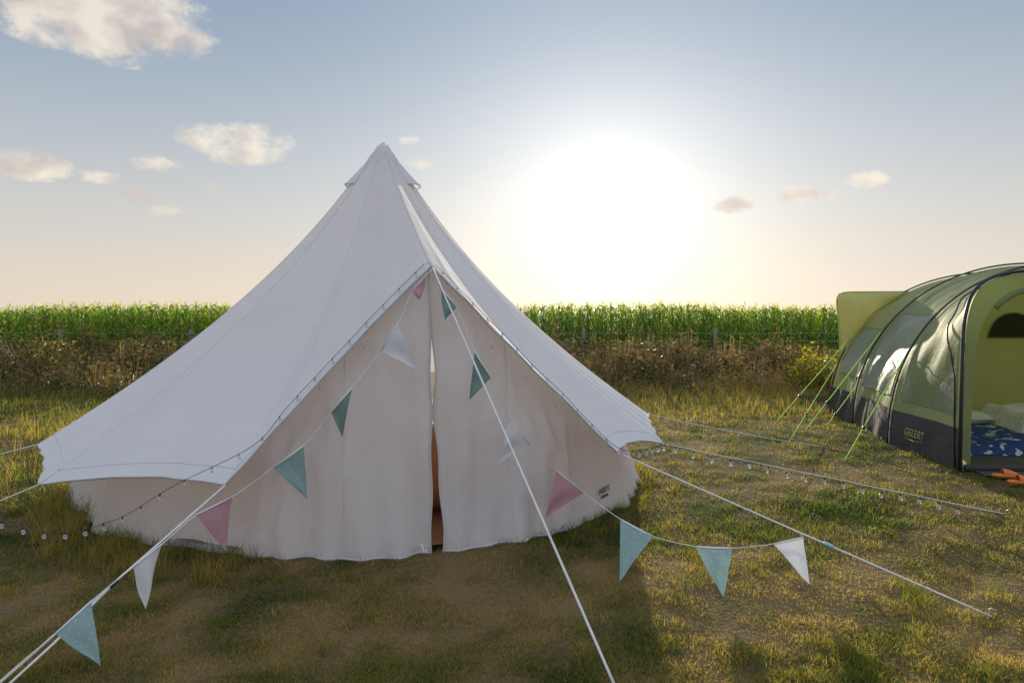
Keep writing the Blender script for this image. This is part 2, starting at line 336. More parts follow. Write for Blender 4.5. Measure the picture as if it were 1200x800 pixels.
# ------------------------------------------------------------ plant templates
def strip(V,Q,A,pts,widths,side,att):
    b=len(V)
    for p,w in zip(pts,widths):
        V.append(p-side*w/2);V.append(p+side*w/2);A+= [att,att]
    for i in range(len(pts)-1): Q.append((b+2*i,b+2*i+1,b+2*i+3,b+2*i+2))
def corn_t():
    V=[];Q=[];A=[]; H=random.uniform(1.76,1.96)
    for sd in (Vector((1,0,0)),Vector((0,1,0))): strip(V,Q,A,[Vector((0,0,0)),Vector((.02,0,H*.5)),Vector((.03,.01,H))],[.03,.026,.012],sd,.35)
    for i in range(14):
        z=.15+(H-.30)*i/13; a=(i%2)*math.pi+random.uniform(-.8,.8); d=Vector((math.cos(a),math.sin(a),0)); l=random.uniform(.38,.62)*(1-.3*abs(i/13-.5)); up=random.uniform(.20,.40)
        pts=[Vector((0,0,z))+d*l*t+Vector((0,0,up*math.sin(t*2.5)*(1-.3*t)-.32*t*t)) for t in (0,.3,.65,1)]
        strip(V,Q,A,pts,[.028,.062,.05,.005],d.cross(Vector((0,0,1))),random.uniform(.05,.65)+.15*(i/13))
    for i in range(4):
        a=random.random()*6.28; d=Vector((math.cos(a),math.sin(a),0)); l=random.uniform(.05,.12)
        strip(V,Q,A,[Vector((0,0,H-.05)),Vector((0,0,H+.05))+d*l*.5,Vector((0,0,H+.13))+d*l],[.012,.015,.007],d.cross(Vector((0,0,1))),random.uniform(.75,.95))
    return np.array([tuple(v) for v in V]),np.array(Q),np.array(A)
def weed_t(H,nl,spread,umb):
    V=[];Q=[];A=[]
    for s in range(random.randint(1,3)):
        a=random.random()*6.28; d=Vector((math.cos(a),math.sin(a),0)); tp=d*random.uniform(.05,.25)+Vector((0,0,H*random.uniform(.7,1)))
        strip(V,Q,A,[Vector((0,0,0)),tp*.5-d*.02,tp],[.010,.009,.005],d.cross(Vector((0,0,1))),.7)
        if umb:
            for u in range(7):
                b=random.random()*6.28; e=Vector((math.cos(b),math.sin(b),0)); c=tp+e*.06*random.random()+Vector((0,0,random.uniform(0,.05)))
                strip(V,Q,A,[c-e*.012,c+e*.012+Vector((0,0,.012))],[.025,.025],e.cross(Vector((0,0,1))),random.uniform(.6,1))
    for i in range(nl):
        a=random.random()*6.28; r=spread*random.random()**.5; z=H*random.random()**.8*.85; c=Vector((math.cos(a)*r,math.sin(a)*r,z*(1-.35*r/spread)))
        e=Vector((random.gauss(0,1),random.gauss(0,1),random.gauss(.1,.6))).normalized(); sd=e.cross(Vector((random.gauss(0,1),random.gauss(0,1),1))).normalized(); l=random.uniform(.06,.12)
        strip(V,Q,A,[c,c+e*l*.5,c+e*l-Vector((0,0,.015))],[.012,l*.65,.006],sd,random.uniform(0,.7))
    return np.array([tuple(v) for v in V]),np.array(Q),np.array(A)
def scatter(name,temps,pos,scl,mat,jit=.15,attoff=None):
    VV=[];QQ=[];AA=[];off=0
    for i,(x,y) in enumerate(pos):
        v,q,a=temps[random.randrange(len(temps))]; t=random.random()*6.28; c,s=math.cos(t),math.sin(t); k=scl[i]
        lx,ly=random.gauss(0,.06),random.gauss(0,.06)
        w=np.stack([(v[:,0]*c-v[:,1]*s)*k+x+lx*v[:,2],(v[:,0]*s+v[:,1]*c)*k+y+ly*v[:,2],v[:,2]*k+float(gh(x,y))*(abs(x)<30)],-1)
        VV.append(w);QQ.append(q+off);off+=len(w)
        AA.append(np.clip(a+random.uniform(-jit,jit)+(attoff[i] if attoff is not None else 0),0,1))
    return fast(name,np.concatenate(VV),np.concatenate(QQ),mat,{'dry':np.concatenate(AA)})
CT=[corn_t() for _ in range(10)]; pos=[];sc=[]
for r in range(7):
    x=-30
    while x<30:
        pos.append((x+random.uniform(-.05,.05),25+r*.75+random.uniform(-.08,.08))); sc.append(random.uniform(.93,1.07)*(1+.025*math.sin(x*.35))*(1.0+.010*r)); x+=random.uniform(.15,.25)
props(scatter('corn_crop',CT,pos,sc,M['corn'],.18),'tall green maize crop with straw coloured tassels filling the field behind the fence','corn field',kind='stuff')
WT=[weed_t(random.uniform(.6,1.0),34,.30,random.random()<.5) for _ in range(10)]; pos=[];sc=[];ao=[]
while len(pos)<5200:
    y=random.uniform(13.0,23.6); x=random.uniform(-1.0,1.0)*(y*.8+5)
    d=float(fbm(x,y,.55,31)); f=(y-13.0)/11
    if x>-3 and y<14.4+1.2*(d-.5)*4: continue
    if d<.32: continue
    pos.append((x,y)); s_=(.34+.66*f**.6)*(.28+1.6*d)*random.uniform(.7,1.25)
    sc.append(s_); ao.append((.22 if x>-3 else .06)+.9*(float(fbm(x,y,.5,40))-.5))
props(scatter('weed_bank',WT,pos,sc,M['weed'],.15,ao),'rough bank of brown seeded weeds and brambles between the grass and the crop','weeds',kind='stuff')
n=42000; yy=rng.random(n)*8+9; xx=(rng.random(n)*2-1)*(yy*.8+4); k=(fbm(xx,yy,.5,50)+.05*(yy-9)>.5)&keep(xx,yy); xx=xx[k];yy=yy[k]
v,q,d=blades(xx,yy,(.06+.2*rng.random(len(xx)))*(.35+.65*np.clip((yy-9)/5,0,1)),.009+0*xx,np.clip(.68+.5*(rng.random(len(xx))-.5)-.25*(xx<-3),0,1),.7)
props(fast('long_grass',v,q,M['grass'],{'dry':d}),'long straw coloured grass growing along the foot of the weedy bank','grass',kind='stuff')
def bush(px,Y,w,h,mat,label,nl=900,yel=.0,group=None):
    x=(px-600)/800*Y; t=thing('bush',label,'bush',(x,Y,0),group)
    V=[];Q=[];A=[]
    for i in range(nl):
        a=random.random()*6.28; u=random.random()**.45; el_=math.asin(random.random()); lump=1+.25*math.sin(a*3+px)+.15*math.sin(a*7+el_*5)
        c=Vector((x+math.cos(a)*math.cos(el_)*w*u*lump,Y+math.sin(a)*math.cos(el_)*w*.8*u,.05+h*math.sin(el_)*u*lump+random.random()*.05))
        e=Vector((random.gauss(0,1),random.gauss(0,1),random.gauss(.6,.6))).normalized(); sd=e.cross(Vector((random.gauss(0,1),1,random.gauss(0,1)))).normalized(); l=random.uniform(.05,.13)
        strip(V,Q,A,[c,c+e*l*.5,c+e*l],[.008,l*.45,.005],sd,min(1,random.random()*.8+(yel if random.random()<.35 else 0)))
    fast('crown',np.array([tuple(v) for v in V]),np.array(Q),mat,{'dry':np.array(A)},t)
    SV=[];SF=[]
    for i in range(7):
        a=random.random()*6.28; tube_vf([(x,Y,0),(x+math.cos(a)*w*.3,Y+math.sin(a)*w*.3,h*.45),(x+math.cos(a)*w*.5,Y+math.sin(a)*w*.5,h*.8)],[.02,.012,.005],5,SV,SF)
    mo('stem',SV,SF,M['wood'],t)
bush(957,15.2,.8,.8,M['gorse'],'yellow-green bush beside the left edge of the green tent',1400,.4)
bush(905,17.5,.9,1.15,M['weed'],'dull olive bush just left of the yellow-green bush by the green tent',1300)
bush(35,16.5,1.5,1.2,M['weed'],'broad dark bramble bush at the left end of the weedy bank',2200)
bush(165,17.5,1.0,.95,M['weed'],'smaller bramble bush left of the white tent on the weedy bank',1300)
f=thing('wire_fence','wooden post and wire fence in front of the maize crop','fence',(0,23.9,0))
for i in range(-5,6):
    x=2.5+4.55*i; hh=random.uniform(1.14,1.26); lx=random.uniform(-.03,.03)
    tube('post',[(x,23.7,-.1),(x+lx,23.7,hh-.01),(x+lx,23.7,hh)],[.075,.07,.06],M['wood'],f,8)
for z in (.45,.78,1.06):
    tube('wire',[(x,23.62,z+.015*math.sin(x*1.4)) for x in np.linspace(-21,27,60)],.004,M['steel'],f,4)
# ------------------------------------------------------------ bell tent
T=thing('bell_tent','large white canvas bell tent with bunting over its closed front door','tent',(CX,CY,0))
HT=3.31; R0=.05
ang_=[260,226,200,170,140,110,80,50,22,355,335,316]
Rg={260:2.74,226:2.93,200:2.98,355:2.62,335:2.80,316:2.83}; Hg={260:.575,226:.43,200:.51,355:.66,335:.55,316:.63}
DA=289.9; DR=2.05; DH=1.97
def prof(t): return .62*t+.38*t**2.3
def spoke(a,t):
    if a==DA: R,He,q=DR,DH,.85*t+.15*t*t
    else: R,He,q=Rg.get(a,2.8),Hg.get(a,.55),prof(t)
    r=R0+(R-R0)*q; an=math.radians(a)
    return Vector((CX+r*math.cos(an),CY+r*math.sin(an),HT-(HT-He)*t))
order=[316,DA]+ang_
def roofp(a,b,s,t,sc=1):
    front=(a==DA or b==DA); k=4*s*(1-s)
    te=t-(.02 if front else .016)*k*t**5*sc
    p=spoke(a,te).lerp(spoke(b,te),s)
    ctr=Vector((CX,CY,p.z)); o=(p-ctr)
    th_=math.atan2(o.y,o.x)
    wob=(float(vn(th_*3,te*2.2,2.0,60))-.5)*.05*min(1,k*1.5)*te
    wob+=.010*math.sin(s*24+a)*max(0,te-.50)*2.0*min(1,k*2)
    wob+=.020*(float(vn(s*11+a,te*1.4,1.0,61))-.5)*min(1,k*2)*te
    return p+o.normalized()*(wob+(.02 if not front else -.02)*k*te)
pairs=[(order[i],order[i+1]) for i in range(len(order)-1)]
V=[];F=[]
for (a,b) in pairs:
    nu,nvv=40,44; b0=len(V)
    for j in range(nvv+1):
        for i in range(nu+1): V.append(roofp(a,b,i/nu,j/nvv))
    for j in range(nvv):
        for i in range(nu):
            q=b0+j*(nu+1)+i; F.append((q,q+1,q+nu+2,q+nu+1))
roof=mo('roof',V,F,M['canvas'],T)
bm=bmesh.new(); bm.from_mesh(roof.data); bmesh.ops.remove_doubles(bm,verts=bm.verts,dist=.0012); bmesh.ops.recalc_face_normals(bm,faces=bm.faces); bm.to_mesh(roof.data); bm.free()
def lay(pts,outv=.004):
    r=[]
    for p in pts:
        o=Vector((p.x-CX,p.y-CY,.5)); o.normalize(); r.append(p+o*outv)
    return r
for a in [DA]+ang_:
    if a in (140,110,80,50): continue
    tube('seam',lay([spoke(a,t) for t in np.linspace(.03,1,26)],-.001),.005,M['canvas'],roof,5)
for (a,b) in pairs:
    tube('hem',[roofp(a,b,s,1) for s in np.linspace(0,1,16)],.008,M['trim'],roof,5)
    if a not in (140,110,80,50): tube('stitching',lay([roofp(a,b,s,.972) for s in np.linspace(0,1,24)],.0),.003,M['trim'],roof,4)
def cap(i,j):
    an=i*2*math.pi; k=j; r=.010+.155*k; return Vector((CX+r*math.cos(an),CY+r*math.sin(an),HT+.025-.24*k))
cp_=grid('apex_cap',lambda u,v:cap(u,v),20,6,M['canvas'],T)
tube('hem',[cap(u,1) for u in np.linspace(0,1,21)],.005,M['trim'],cp_,5)
for a in (197,350):
    def cp(aa,z,dr):
        t=(HT-z)/(HT-.55); r=R0+2.75*prof(t)+dr; an=math.radians(aa); return Vector((CX+r*math.cos(an),CY+r*math.sin(an),z))
    gv=grid('vent_hood',lambda u,v:cp(a-26+52*u,3.13-.22*v-.02*abs(u-.5)*2*v,.006+.055*v*math.sin(math.pi*u)**.8),12,6,M['canvas'],T)
    tube('hem',[cp(a-26+52*u,2.91-.02*abs(u-.5)*2,.006+.055*math.sin(math.pi*u)**.8) for u in np.linspace(0,1,13)],.005,M['trim'],gv,5)
RW=2.42
def ringp(a,r=None):
    if r is None: r=RWd.get(a,RW)
    an=math.radians(a); return Vector((CX+r*math.cos(an),CY+r*math.sin(an),0))
def wallp(a,b,s,v):
    B=ringp(a).lerp(ringp(b),s); B.z=float(gh(B.x,B.y))-.01; Tt=roofp(a,b,s,.875,0); Tt.z-=.014
    p=B.lerp(Tt,v); o=(p-Vector((CX,CY,p.z))).normalized(); e_=min(1,10*s*(1-s))
    w=(.035*math.sin(s*9+a)*(1-v)*math.sin(v*3.1+.4)+.04*(float(vn(s*6+a,v*3,1.2,70))-.5)-.02*math.sin(v*math.pi))*e_
    w+=.018*math.sin(s*19+a+v*3)*(1-v)*e_-.03*4*s*(1-s)*(1-v)
    if a==335: w*=1-.85*math.exp(-((s-.44)/.2)**2)
    return p+o*w
V=[];F=[]
for (a,b) in pairs:
    if DA in (a,b): continue
    nu,nvv=30,10; b0=len(V)
    for j in range(nvv+1):
        for i in range(nu+1): V.append(wallp(a,b,i/nu,j/nvv))
    for j in range(nvv):
        for i in range(nu):
            q=b0+j*(nu+1)+i; F.append((q,q+1,q+nu+2,q+nu+1))
wall=mo('wall',V,F,M['wall'],T)
DB=Vector((-.52,4.585,0))
def frontp(side,s,v):
    a=260 if side=='l' else 316
    e=ringp(a); B=e.lerp(DB,s)
    o=(B-Vector((CX,CY,0))).normalized(); B+=o*.10*math.sin(s*math.pi); B.z=float(gh(B.x,B.y))-.005
    Tt=roofp(DA,260,1-s,.875+.095*s,0) if side=='l' else roofp(316,DA,s,.875+.095*s,0)
    Tt.z-=.016; p=B.lerp(Tt,v); e0=min(1,s*8)
    f=math.sin(v*math.pi)**.6
    ph=1 if side=='l' else 3
    w=.028*math.sin(s*12+v*1.8+ph)*f*(.35+.65*s)+.018*math.sin(s*31+v*4+ph*2)*(1-v)**1.3+.045*(float(vn(s*5,v*4,1.3,80 if side=='l' else 90))-.5)
    w+=.014*math.sin((s*3-v*2)*9+ph)*v*f*(1-s)*2
    w+=.018*(float(vn(s*22,v*3+s*4,1.0,83 if side=='l' else 93))-.5)
    p+=o*w*e0
    g_=max(0,min(1,(.86-v)/.30)); gap=g_*(.026+.014*math.sin(v*9+.6)+.009*math.sin(v*23)+.018*max(0,.45-v)/.45)+.003
    edge=max(0,(s-.80)/.20)**1.5
    p.x+=((-gap*.7+.010*math.sin(v*8+1)*g_) if side=='l' else gap*.95)*edge
    p+=o*(.035 if side=='l' else .012)*edge*math.sin(v*math.pi)
    return p
fl_=grid('door_flap',lambda u,v:frontp('l',u,v),80,56,M['wall'],T); fl_['label']='left door flap of the bell tent'
fr_=grid('door_flap',lambda u,v:frontp('r',u,v),80,56,M['wall'],T); fr_['label']='right door flap of the bell tent'
tube('zip_edge',[frontp('l',1,v)+Vector((0,-.008,0)) for v in np.linspace(.0,1,50)],.007,M['trim'],fl_,5)
tube('zip_edge',[frontp('r',1,v)+Vector((0,-.008,0)) for v in np.linspace(.0,1,50)],.006,M['trim'],fr_,5)
for side,par in (('l',fl_),('r',fr_)):
    tube('seam',[frontp(side,.5,v)+Vector((0,.001,0)) for v in np.linspace(.0,1,30)],.0035,M['wall'],par,4)
    tube('hem',[frontp(side,s,.0)+Vector((0,-.004,.02)) for s in np.linspace(.0,1,40)],.007,M['trim'],par,5)
def toggle(p,d=Vector((.015,-.01,-.06))):
    tube('toggle',[p,p+d*.5,p+d],[.006,.008,.006],M['rope'],T,6)
for s,side in ((.12,'l'),(.62,'l'),(.35,'l'),(.12,'r'),(.35,'r'),(.6,'r')):
    toggle(frontp(side,s,.93)+Vector((0,-.05,0)))
q=frontp('l',.96,.02)+Vector((-.02,-.04,.0)); tube('tie',[q+Vector((0,0,.05)),q+Vector((.01,0,.0)),q+Vector((.04,-.01,.01))],.008,M['rope'],T,6)
tube('centre_pole',[(CX,CY,0),(CX,CY,HT+.02)],.018,M['steel'],T,10)
tube('door_pole',[ringp(266,1.9),spoke(DA,.97)+Vector((-.02,.14,-.10)),ringp(309,1.9)],.012,M['steel'],T,8)
mo('groundsheet',[Vector((ringp(a,2.36).x,ringp(a,2.36).y,.045)) for a in range(0,360,15)],[tuple(range(24))],M['sheet'],T,False)
tp=wallp(335,316,.44,.17); xd=(wallp(335,316,.35,.17)-wallp(335,316,.53,.17)); xd.z=0; xd.normalize(); nr=xd.cross(Vector((0,0,1))).normalized()
if nr.y>0: nr=-nr; xd=-xd
text('printed_name','ABBYS',.07,M['ink'],wall,tp+nr*.022+Vector((0,0,.05)),xd,Vector((0,0,1)),nr,0,.002,-.006)
text('printed_name','CANVAS',.038,M['ink'],wall,tp+nr*.022-Vector((0,0,.002)),xd,Vector((0,0,1)),nr,.1,.002,-.006)
b=thing('rolled_blanket','large orange bedding roll seen through the gap of the bell tent door','blanket',(-.5,5.55,.05))
RR=.34
V,F=tube_vf([(-.95+.09*i,5.55+.01*math.sin(i),.05+RR) for i in range(11)],[RR-.015,RR,RR+.005,RR,RR,RR+.005,RR,RR,RR+.005,RR,RR-.015],18); mo('roll',V,F,M['orange'],b)
for xx_ in (-.78,-.22): tube('strap',[(xx_,5.55+(RR+.008)*math.cos(t),.05+RR+(RR+.008)*math.sin(t)) for t in np.linspace(0,6.28,24)],.008,M['trim'],b,5)
# ------------------------------------------------------------ guy ropes
def guy(name,a,b,label,mat=M['rope'],r=.006,slide=.75,sag=.02,smat=None,group=None,double=False,peg=True):
    a=Vector(a);b=Vector(b); t=thing(name,label,'rope',b,group)
    pts=[a.lerp(b,s)-Vector((0,0,sag*4*s*(1-s))) for s in np.linspace(0,1,14)]
    tube('cord',pts,r,mat,t,6)
    if double:
        k=a.lerp(b,double); off=Vector((.05,0,.0)); k.z-=sag*4*double*(1-double)
        tube('cord',[k,k.lerp(b,.5)+off*.8,b+off],r,mat,t,6)
    if slide:
        c=a.lerp(b,slide)-Vector((0,0,sag*4*slide*(1-slide))); d=(b-a).normalized()
        tube('slider',[c-d*.03,c-d*.02,c+d*.02,c+d*.03],[r*1.3,r*2.2,r*2.2,r*1.3],smat or M['dark'],t,8)
    if peg:
        d=(b-a); d.z=0; d.normalize()
        tube('peg',[b+d*.02-Vector((0,0,.12))-d*.04,b+d*.03+Vector((0,0,.03)),b+Vector((0,0,.045)),b-d*.02+Vector((0,0,.03))],.004,M['steel'],t,6)
    return t
GL=spoke(260,1);GR=spoke(316,1);G2=spoke(226,1);G3=spoke(200,1);G4=spoke(335,1);G5=spoke(355,1);GD=spoke(DA,1)+Vector((.02,-.05,-.02))
E1=G(-60,852)
guy('guy_rope',GL,E1,'doubled white guy rope slanting to the bottom left corner with pennants along it',slide=.52,sag=.0,double=.5)
guy('guy_rope',G2,G(-130,636),'white guy rope from the left eave corner nearest the camera',sag=.01,slide=0)
guy('guy_rope',G3,G(-160,570),'white guy rope from the far left eave corner of the bell tent',sag=.01,slide=0)
guy('guy_rope',GD,G(733,832),'white guy rope running from the door peak down past the bottom edge',r=.0065,sag=.0,slide=0)
ER=G(1162,722)
guy('guy_rope',GR,ER,'white guy rope with a blue slider pegged in the lower right grass',sag=.0,slide=.635,smat=M['plastic'])
EL_=G(1182,603)
guy('guy_rope',G4,EL_,'white guy rope carrying the bulbs to the right of the bell tent',r=.0045,sag=.0,slide=0)
guy('guy_rope',G5,G(968,524),'thin white guy rope from the far right eave to the grass before the green tent',r=.005,sag=.02,slide=0)
# ------------------------------------------------------------ bunting
def bunting(label,flags,extra_start,extra_end,loc):
    t=thing('bunting',label,'bunting',loc); pts=[Vector(p) for p in extra_start]
    for (m,a,b_,c) in flags: pts+= [a,b_]
    pts+=[Vector(p) for p in extra_end]
    tube('string',cat_rom(pts,4),.003,M['rope'],t,5)
    for (m,a,b_,c) in flags:
        nrm=(b_-a).cross(c-a).normalized(); ph=random.random()*6; amp=random.uniform(.02,.045); cu_=random.uniform(-.03,.03)
        V=[];F=[];nn=10
        for j in range(nn+1):
            v=j/nn; l=a.lerp(c,v); r=b_.lerp(c,v)
            for i in range(nn+1):
                u=i/nn; p=l.lerp(r,u); V.append(p+nrm*(amp*math.sin(u*5+ph+v*3)*v*(1-v)*2+cu_*v*v))
        for j in range(nn):
            for i in range(nn): q=j*(nn+1)+i; F.append((q,q+1,q+nn+2,q+nn+1))
        me=mo('pennant',V,F,M[m],t)
        tube('tape',[a,a.lerp(b_,.5),b_],.005,M['rope'],me,5)
def ropeY(px):
    f_=(265-px)/325; return 1/((1-f_)/GL.y+f_/E1.y)-.015
fl1=[('pink',P(500,322,4.79),P(483,342,4.77),P(493,353,4.71)),
('white',P(466,380,4.64),P(446,411,4.60),P(488,433,4.52)),
('green',P(413,454,4.47),P(388,483,4.42),P(401,512,4.40)),
('teal',P(356,522,4.34),P(320,548,4.26),P(360,584,4.28)),
('pink',P(272,582,ropeY(272)-.05),P(230,603,ropeY(230)),P(266,645,ropeY(250)-.08)),
('white',P(190,637,ropeY(190)),P(156,664,ropeY(156)),P(171,713,ropeY(172)-.1)),
('teal',P(107,704,ropeY(107)),P(65,742,ropeY(65)),P(118,778,ropeY(93)-.15))]
bunting('string of pink, white and teal pennants left of the door and along the left rope',fl1,[GD],[P(20,780,ropeY(20)),P(-25,820,ropeY(-25))],(-1.3,4.3,0))
fl2=[('green',P(517,338,4.79),P(535,360,4.79),P(520,376,4.71)),
('green',P(556,411,4.67),P(575,443,4.67),P(549,469,4.61)),
('white',P(597,487,4.70),P(620,520,4.74),P(585,542,4.62)),
('pink',P(652,551,4.84),P(684,577,4.82),P(638,607,4.72)),
('teal',P(727,608,4.45),P(765,628,4.30),P(726,682,3.98)),
('teal',P(815,640,4.12),P(858,642,4.06),P(848,701,3.74)),
('white',P(906,637,4.10),P(941,629,4.15),P(947,688,3.86))]
bunting('string of pennants right of the door, ending with a white one on the right rope',fl2,[GD],[GR.lerp(ER,.53)],(.6,4.3,0))
# ------------------------------------------------------------ string lights
def lights(label,pts,every,loc,sub=6,small=0,big=.85):
    t=thing('string_lights',label,'string lights',loc); c=cat_rom(pts,sub); tube('wire',c,.0022,M['wire'],t,5)
    d=0;nxt=every*.5
    for i in range(1,len(c)):
        s=(c[i]-c[i-1]).length
        while d+s>nxt:
            p=c[i-1].lerp(c[i],(nxt-d)/s); nxt+=every; k=.5 if nxt<small else big
            sw=Vector((random.uniform(-.008,.008),random.uniform(-.005,.005),0))
            o=tube('bulb',[p+Vector((0,0,-.022))*k,p+(Vector((0,0,-.03))+sw*.3)*k,p+(Vector((0,0,-.042))+sw)*k,p+(Vector((0,0,-.056))+sw)*k,p+(Vector((0,0,-.066))+sw)*k,p+(Vector((0,0,-.069))+sw)*k],[.007*k,.013*k,.019*k,.019*k,.011*k,.003*k],M['glass'],t,10)
            tube('socket',[p+Vector((0,0,.004)),p+Vector((0,0,-.024*k))],.006*k,M['dark'],o,8)
        d+=s
off=Vector((-.012,-.03,.02))
edgeL=[roofp(DA,260,s,.985)+off for s in (.02,.15,.3,.45,.6,.75,.9)]
lights('dark wire of bare bulbs draped down the left door edge of the bell tent',edgeL+[P(205,568,4.12),P(150,602,4.2),P(115,615,4.28),P(85,622,4.35),P(55,623,4.4),P(25,617,4.45),P(-5,608,4.5),P(-60,590,4.6)],.17,(-2,4.3,0),6,2.45,.72)
edgeR=[roofp(316,DA,s,.985)+Vector((.012,-.03,.02)) for s in (.98,.85,.7,.55,.4,.25,.1)]
rl=[]
for i,s in enumerate(np.linspace(.03,.97,9)):
    rl.append(G4.lerp(EL_,s)+Vector((0,-.02,.0-(.02 if i%2 else .0))))
lights('thin wire of clear bulbs running out along the right guy rope',edgeR+[GR+Vector((.05,-.02,.02)),G4+Vector((0,-.03,.0))]+rl,.155,(2,5.3,0),6,2.4,.85)
# ------------------------------------------------------------ green tunnel tent
TT=thing('tunnel_tent','green tunnel tent with grey skirt and open door at the right edge','tent',(6.7,9.5,0))
AR=[dict(f=4.66,y=7.02,w=2.0,H=2.06,n=9),dict(f=4.78,y=8.6,w=2.12,H=2.26,n=2.2),dict(f=5.14,y=10.2,w=2.4,H=2.36,n=2.1),dict(f=5.34,y=11.4,w=2.4,H=2.30,n=2.1)]
BX=[dict(f=5.44,y=11.5,w=2.3,H=2.02,n=0),dict(f=6.75,y=13.4,w=1.5,H=1.7,n=0)]
def ap(A,phi,k=1.0):
    c,s=math.cos(phi),math.sin(phi); cx=A['f']+A['w']
    if A['n']==0:
        m=(abs(c)**30+abs(s)**30)**(1/30); X_,Z_=c/m,s/m
        x=cx-A['w']*X_*k; z=A['H']*Z_*k
        x+=.10*math.sin(min(1,max(0,z/A['H']))*math.pi)*(1 if x<cx else -1)
    else:
        x=cx-A['w']*math.copysign(abs(c)**(2/A['n']),c)*k; z=A['H']*abs(s)**(2/A['n'])*k
    return Vector((x,A['y']-.10*(x-A['f']),z))
def phis(A,h): 
    if A['n']==0: return math.atan(h/A['H'])
    return math.asin(min(1,(h/A['H'])**(A['n']/2)))
def bay(A,B,u,v,k=1.0,lo=0.0,hi=None,sag=.05):
    def ph(Q_):
        a0=phis(Q_,lo) if lo else 0
        a1=math.pi-a0 if hi is None else phis(Q_,hi)
        return a0+(a1-a0)*u
    p=ap(A,ph(A),k).lerp(ap(B,ph(B),k),v)
    cx=(A['f']+A['w'])*(1-v)+(B['f']+B['w'])*v
    o=Vector((cx,p.y,.2))-p; o.normalize()
    wr=(.05*(float(vn(p.y*2+p.z,p.z*1.5+p.x,2.0,99))-.5)+.012*math.sin(v*16+p.z*5))*4*v*(1-v)
    return p+o*(sag*4*v*(1-v)+wr)
SK=.44
for i,(A,B) in enumerate(((AR[0],AR[1]),(AR[1],AR[2]),(AR[2],AR[3]))):
    fp=grid('fly_panel',lambda u,v:bay(A,B,u,v,1,SK),60,20,M['fly'],TT)
    grid('skirt_panel',lambda u,v:bay(A,B,u,v,1,0,SK,.02),8,20,M['skirt'],TT)
    lo,hi=((.58,1.40),(.60,1.66),(.7,1.45))[i]
    wn=grid('window',lambda u,v:bay(A,B,u,.10+.80*v,1.006,lo,hi),16,20,M['mesh'],fp)
    V,F=[],[]
    for us,vs in (((0,1),(0,0)),((0,1),(1,1)),((0,0),(0,1)),((1,1),(0,1))):
        tube_vf([bay(A,B,us[0]+(us[1]-us[0])*k,.10+.80*(vs[0]+(vs[1]-vs[0])*k),1.006,lo,hi) for k in np.linspace(0,1,16)],.008,5,V,F)
    mo('window_frame',V,F,M['fly'],wn)
for (A,B) in ((AR[0],AR[1]),(AR[1],AR[2]),(AR[2],AR[3])):
    grid('skirt_panel',lambda u,v:ap(A,math.pi-phis(A,SK)*u).lerp(ap(B,math.pi-phis(B,SK)*u),v),6,4,M['skirt'],TT)
for i,A in enumerate(AR):
    tube('pole',[ap(A,t,1.012) for t in np.linspace(.0,math.pi,90)],.013 if i else .018,M['dark'],TT,6)
tube('pole',[bay(AR[0],AR[1],.5*k,.08+.84*k,1.01,.0) for k in np.linspace(.0,1,30)],.010,M['dark'],TT,6)
grid('rear_panel',lambda u,v:ap(BX[0],math.pi*u).lerp(ap(BX[1],math.pi*u),v)-Vector((0,0,.06*math.sin(v*math.pi))),120,8,M['flyy'],TT)
def ringface(u,v):
    p=ap(AR[3],math.pi*u).lerp(ap(BX[0],math.pi*u),v); e=4*v*(1-v)
    p.y+=e*(-.10+.16*(float(vn(p.x*2,p.z*1.2,1.6,33))-.5)+.03*math.sin(p.z*6+p.x*9)); return p
grid('rear_panel',ringface,140,12,M['flyy'],TT)
tube('eave_trim',[ap(BX[0],t,1.004) for t in np.linspace(0,math.pi,120)],.012,M['fly'],TT,5)
grid('rear_panel',lambda u,v:Vector((ap(BX[1],math.pi*u).x,ap(BX[1],math.pi*u).y,ap(BX[1],math.pi*u).z*v)),40,2,M['flyy'],TT)
grid('skirt_panel',lambda u,v:ap(BX[0],phis(BX[0],SK)*u,1.01).lerp(ap(BX[1],phis(BX[1],SK)*u,1.01),v),8,4,M['skirt'],TT)
grid('skirt_panel',lambda u,v:(ap(AR[3],phis(AR[3],SK)*u,1.004).lerp(ap(BX[0],phis(BX[0],SK)*u,1.004),v))+Vector((-.004,-.2*4*v*(1-v)-.012,0)),8,6,M['skirt'],TT)
A0=AR[0]
def front(u,v):
    p=ap(A0,math.pi*u); q=ap(dict(f=A0['f']+.10,y=A0['y']+.02,w=A0['w']-.10,H=A0['H']-.12,n=6),math.pi*u); return p.lerp(q,v)
grid('door_margin',front,70,3,M['fly'],TT)
INY=10.55
IA=dict(f=5.2,y=INY,w=2.35,H=2.25,n=2.1)
inn=grid('inner_wall',lambda u,v:(lambda p:Vector((p.x,p.y+.06*math.sin(p.x*7)*math.sin(p.z*v*2)+.05*(float(vn(p.x*2,p.z*v*2,1.5,44))-.5),p.z*v)))(ap(IA,math.pi*u)),80,18,M['inner'],TT)
wx,wz=7.5,1.30
def dwin(k): 
    return [Vector((wx+.36*k*math.cos(t),INY-.33,wz+(.36*k*math.sin(t)))) for t in np.linspace(0,math.pi,24)]
mo('inner_window',dwin(1),[tuple(range(24))],M['olive'],inn,False)
dv=dwin(1.03); tube('zip',dv+[dv[0]],.012,M['fly'],inn,5)
dv=[Vector((wx+.62*math.cos(t),INY-.33,.15+1.85*max(0,math.sin(t))**.55)) for t in np.linspace(0,math.pi,40)]
tube('zip',dv,.010,M['flyy'],inn,5)
mo('groundsheet',[(4.72,6.75,.028),(8.7,6.35,.028),(9.9,11.3,.028),(5.4,11.3,.028)],[(0,1,2,3)],M['skirt'],TT,False)
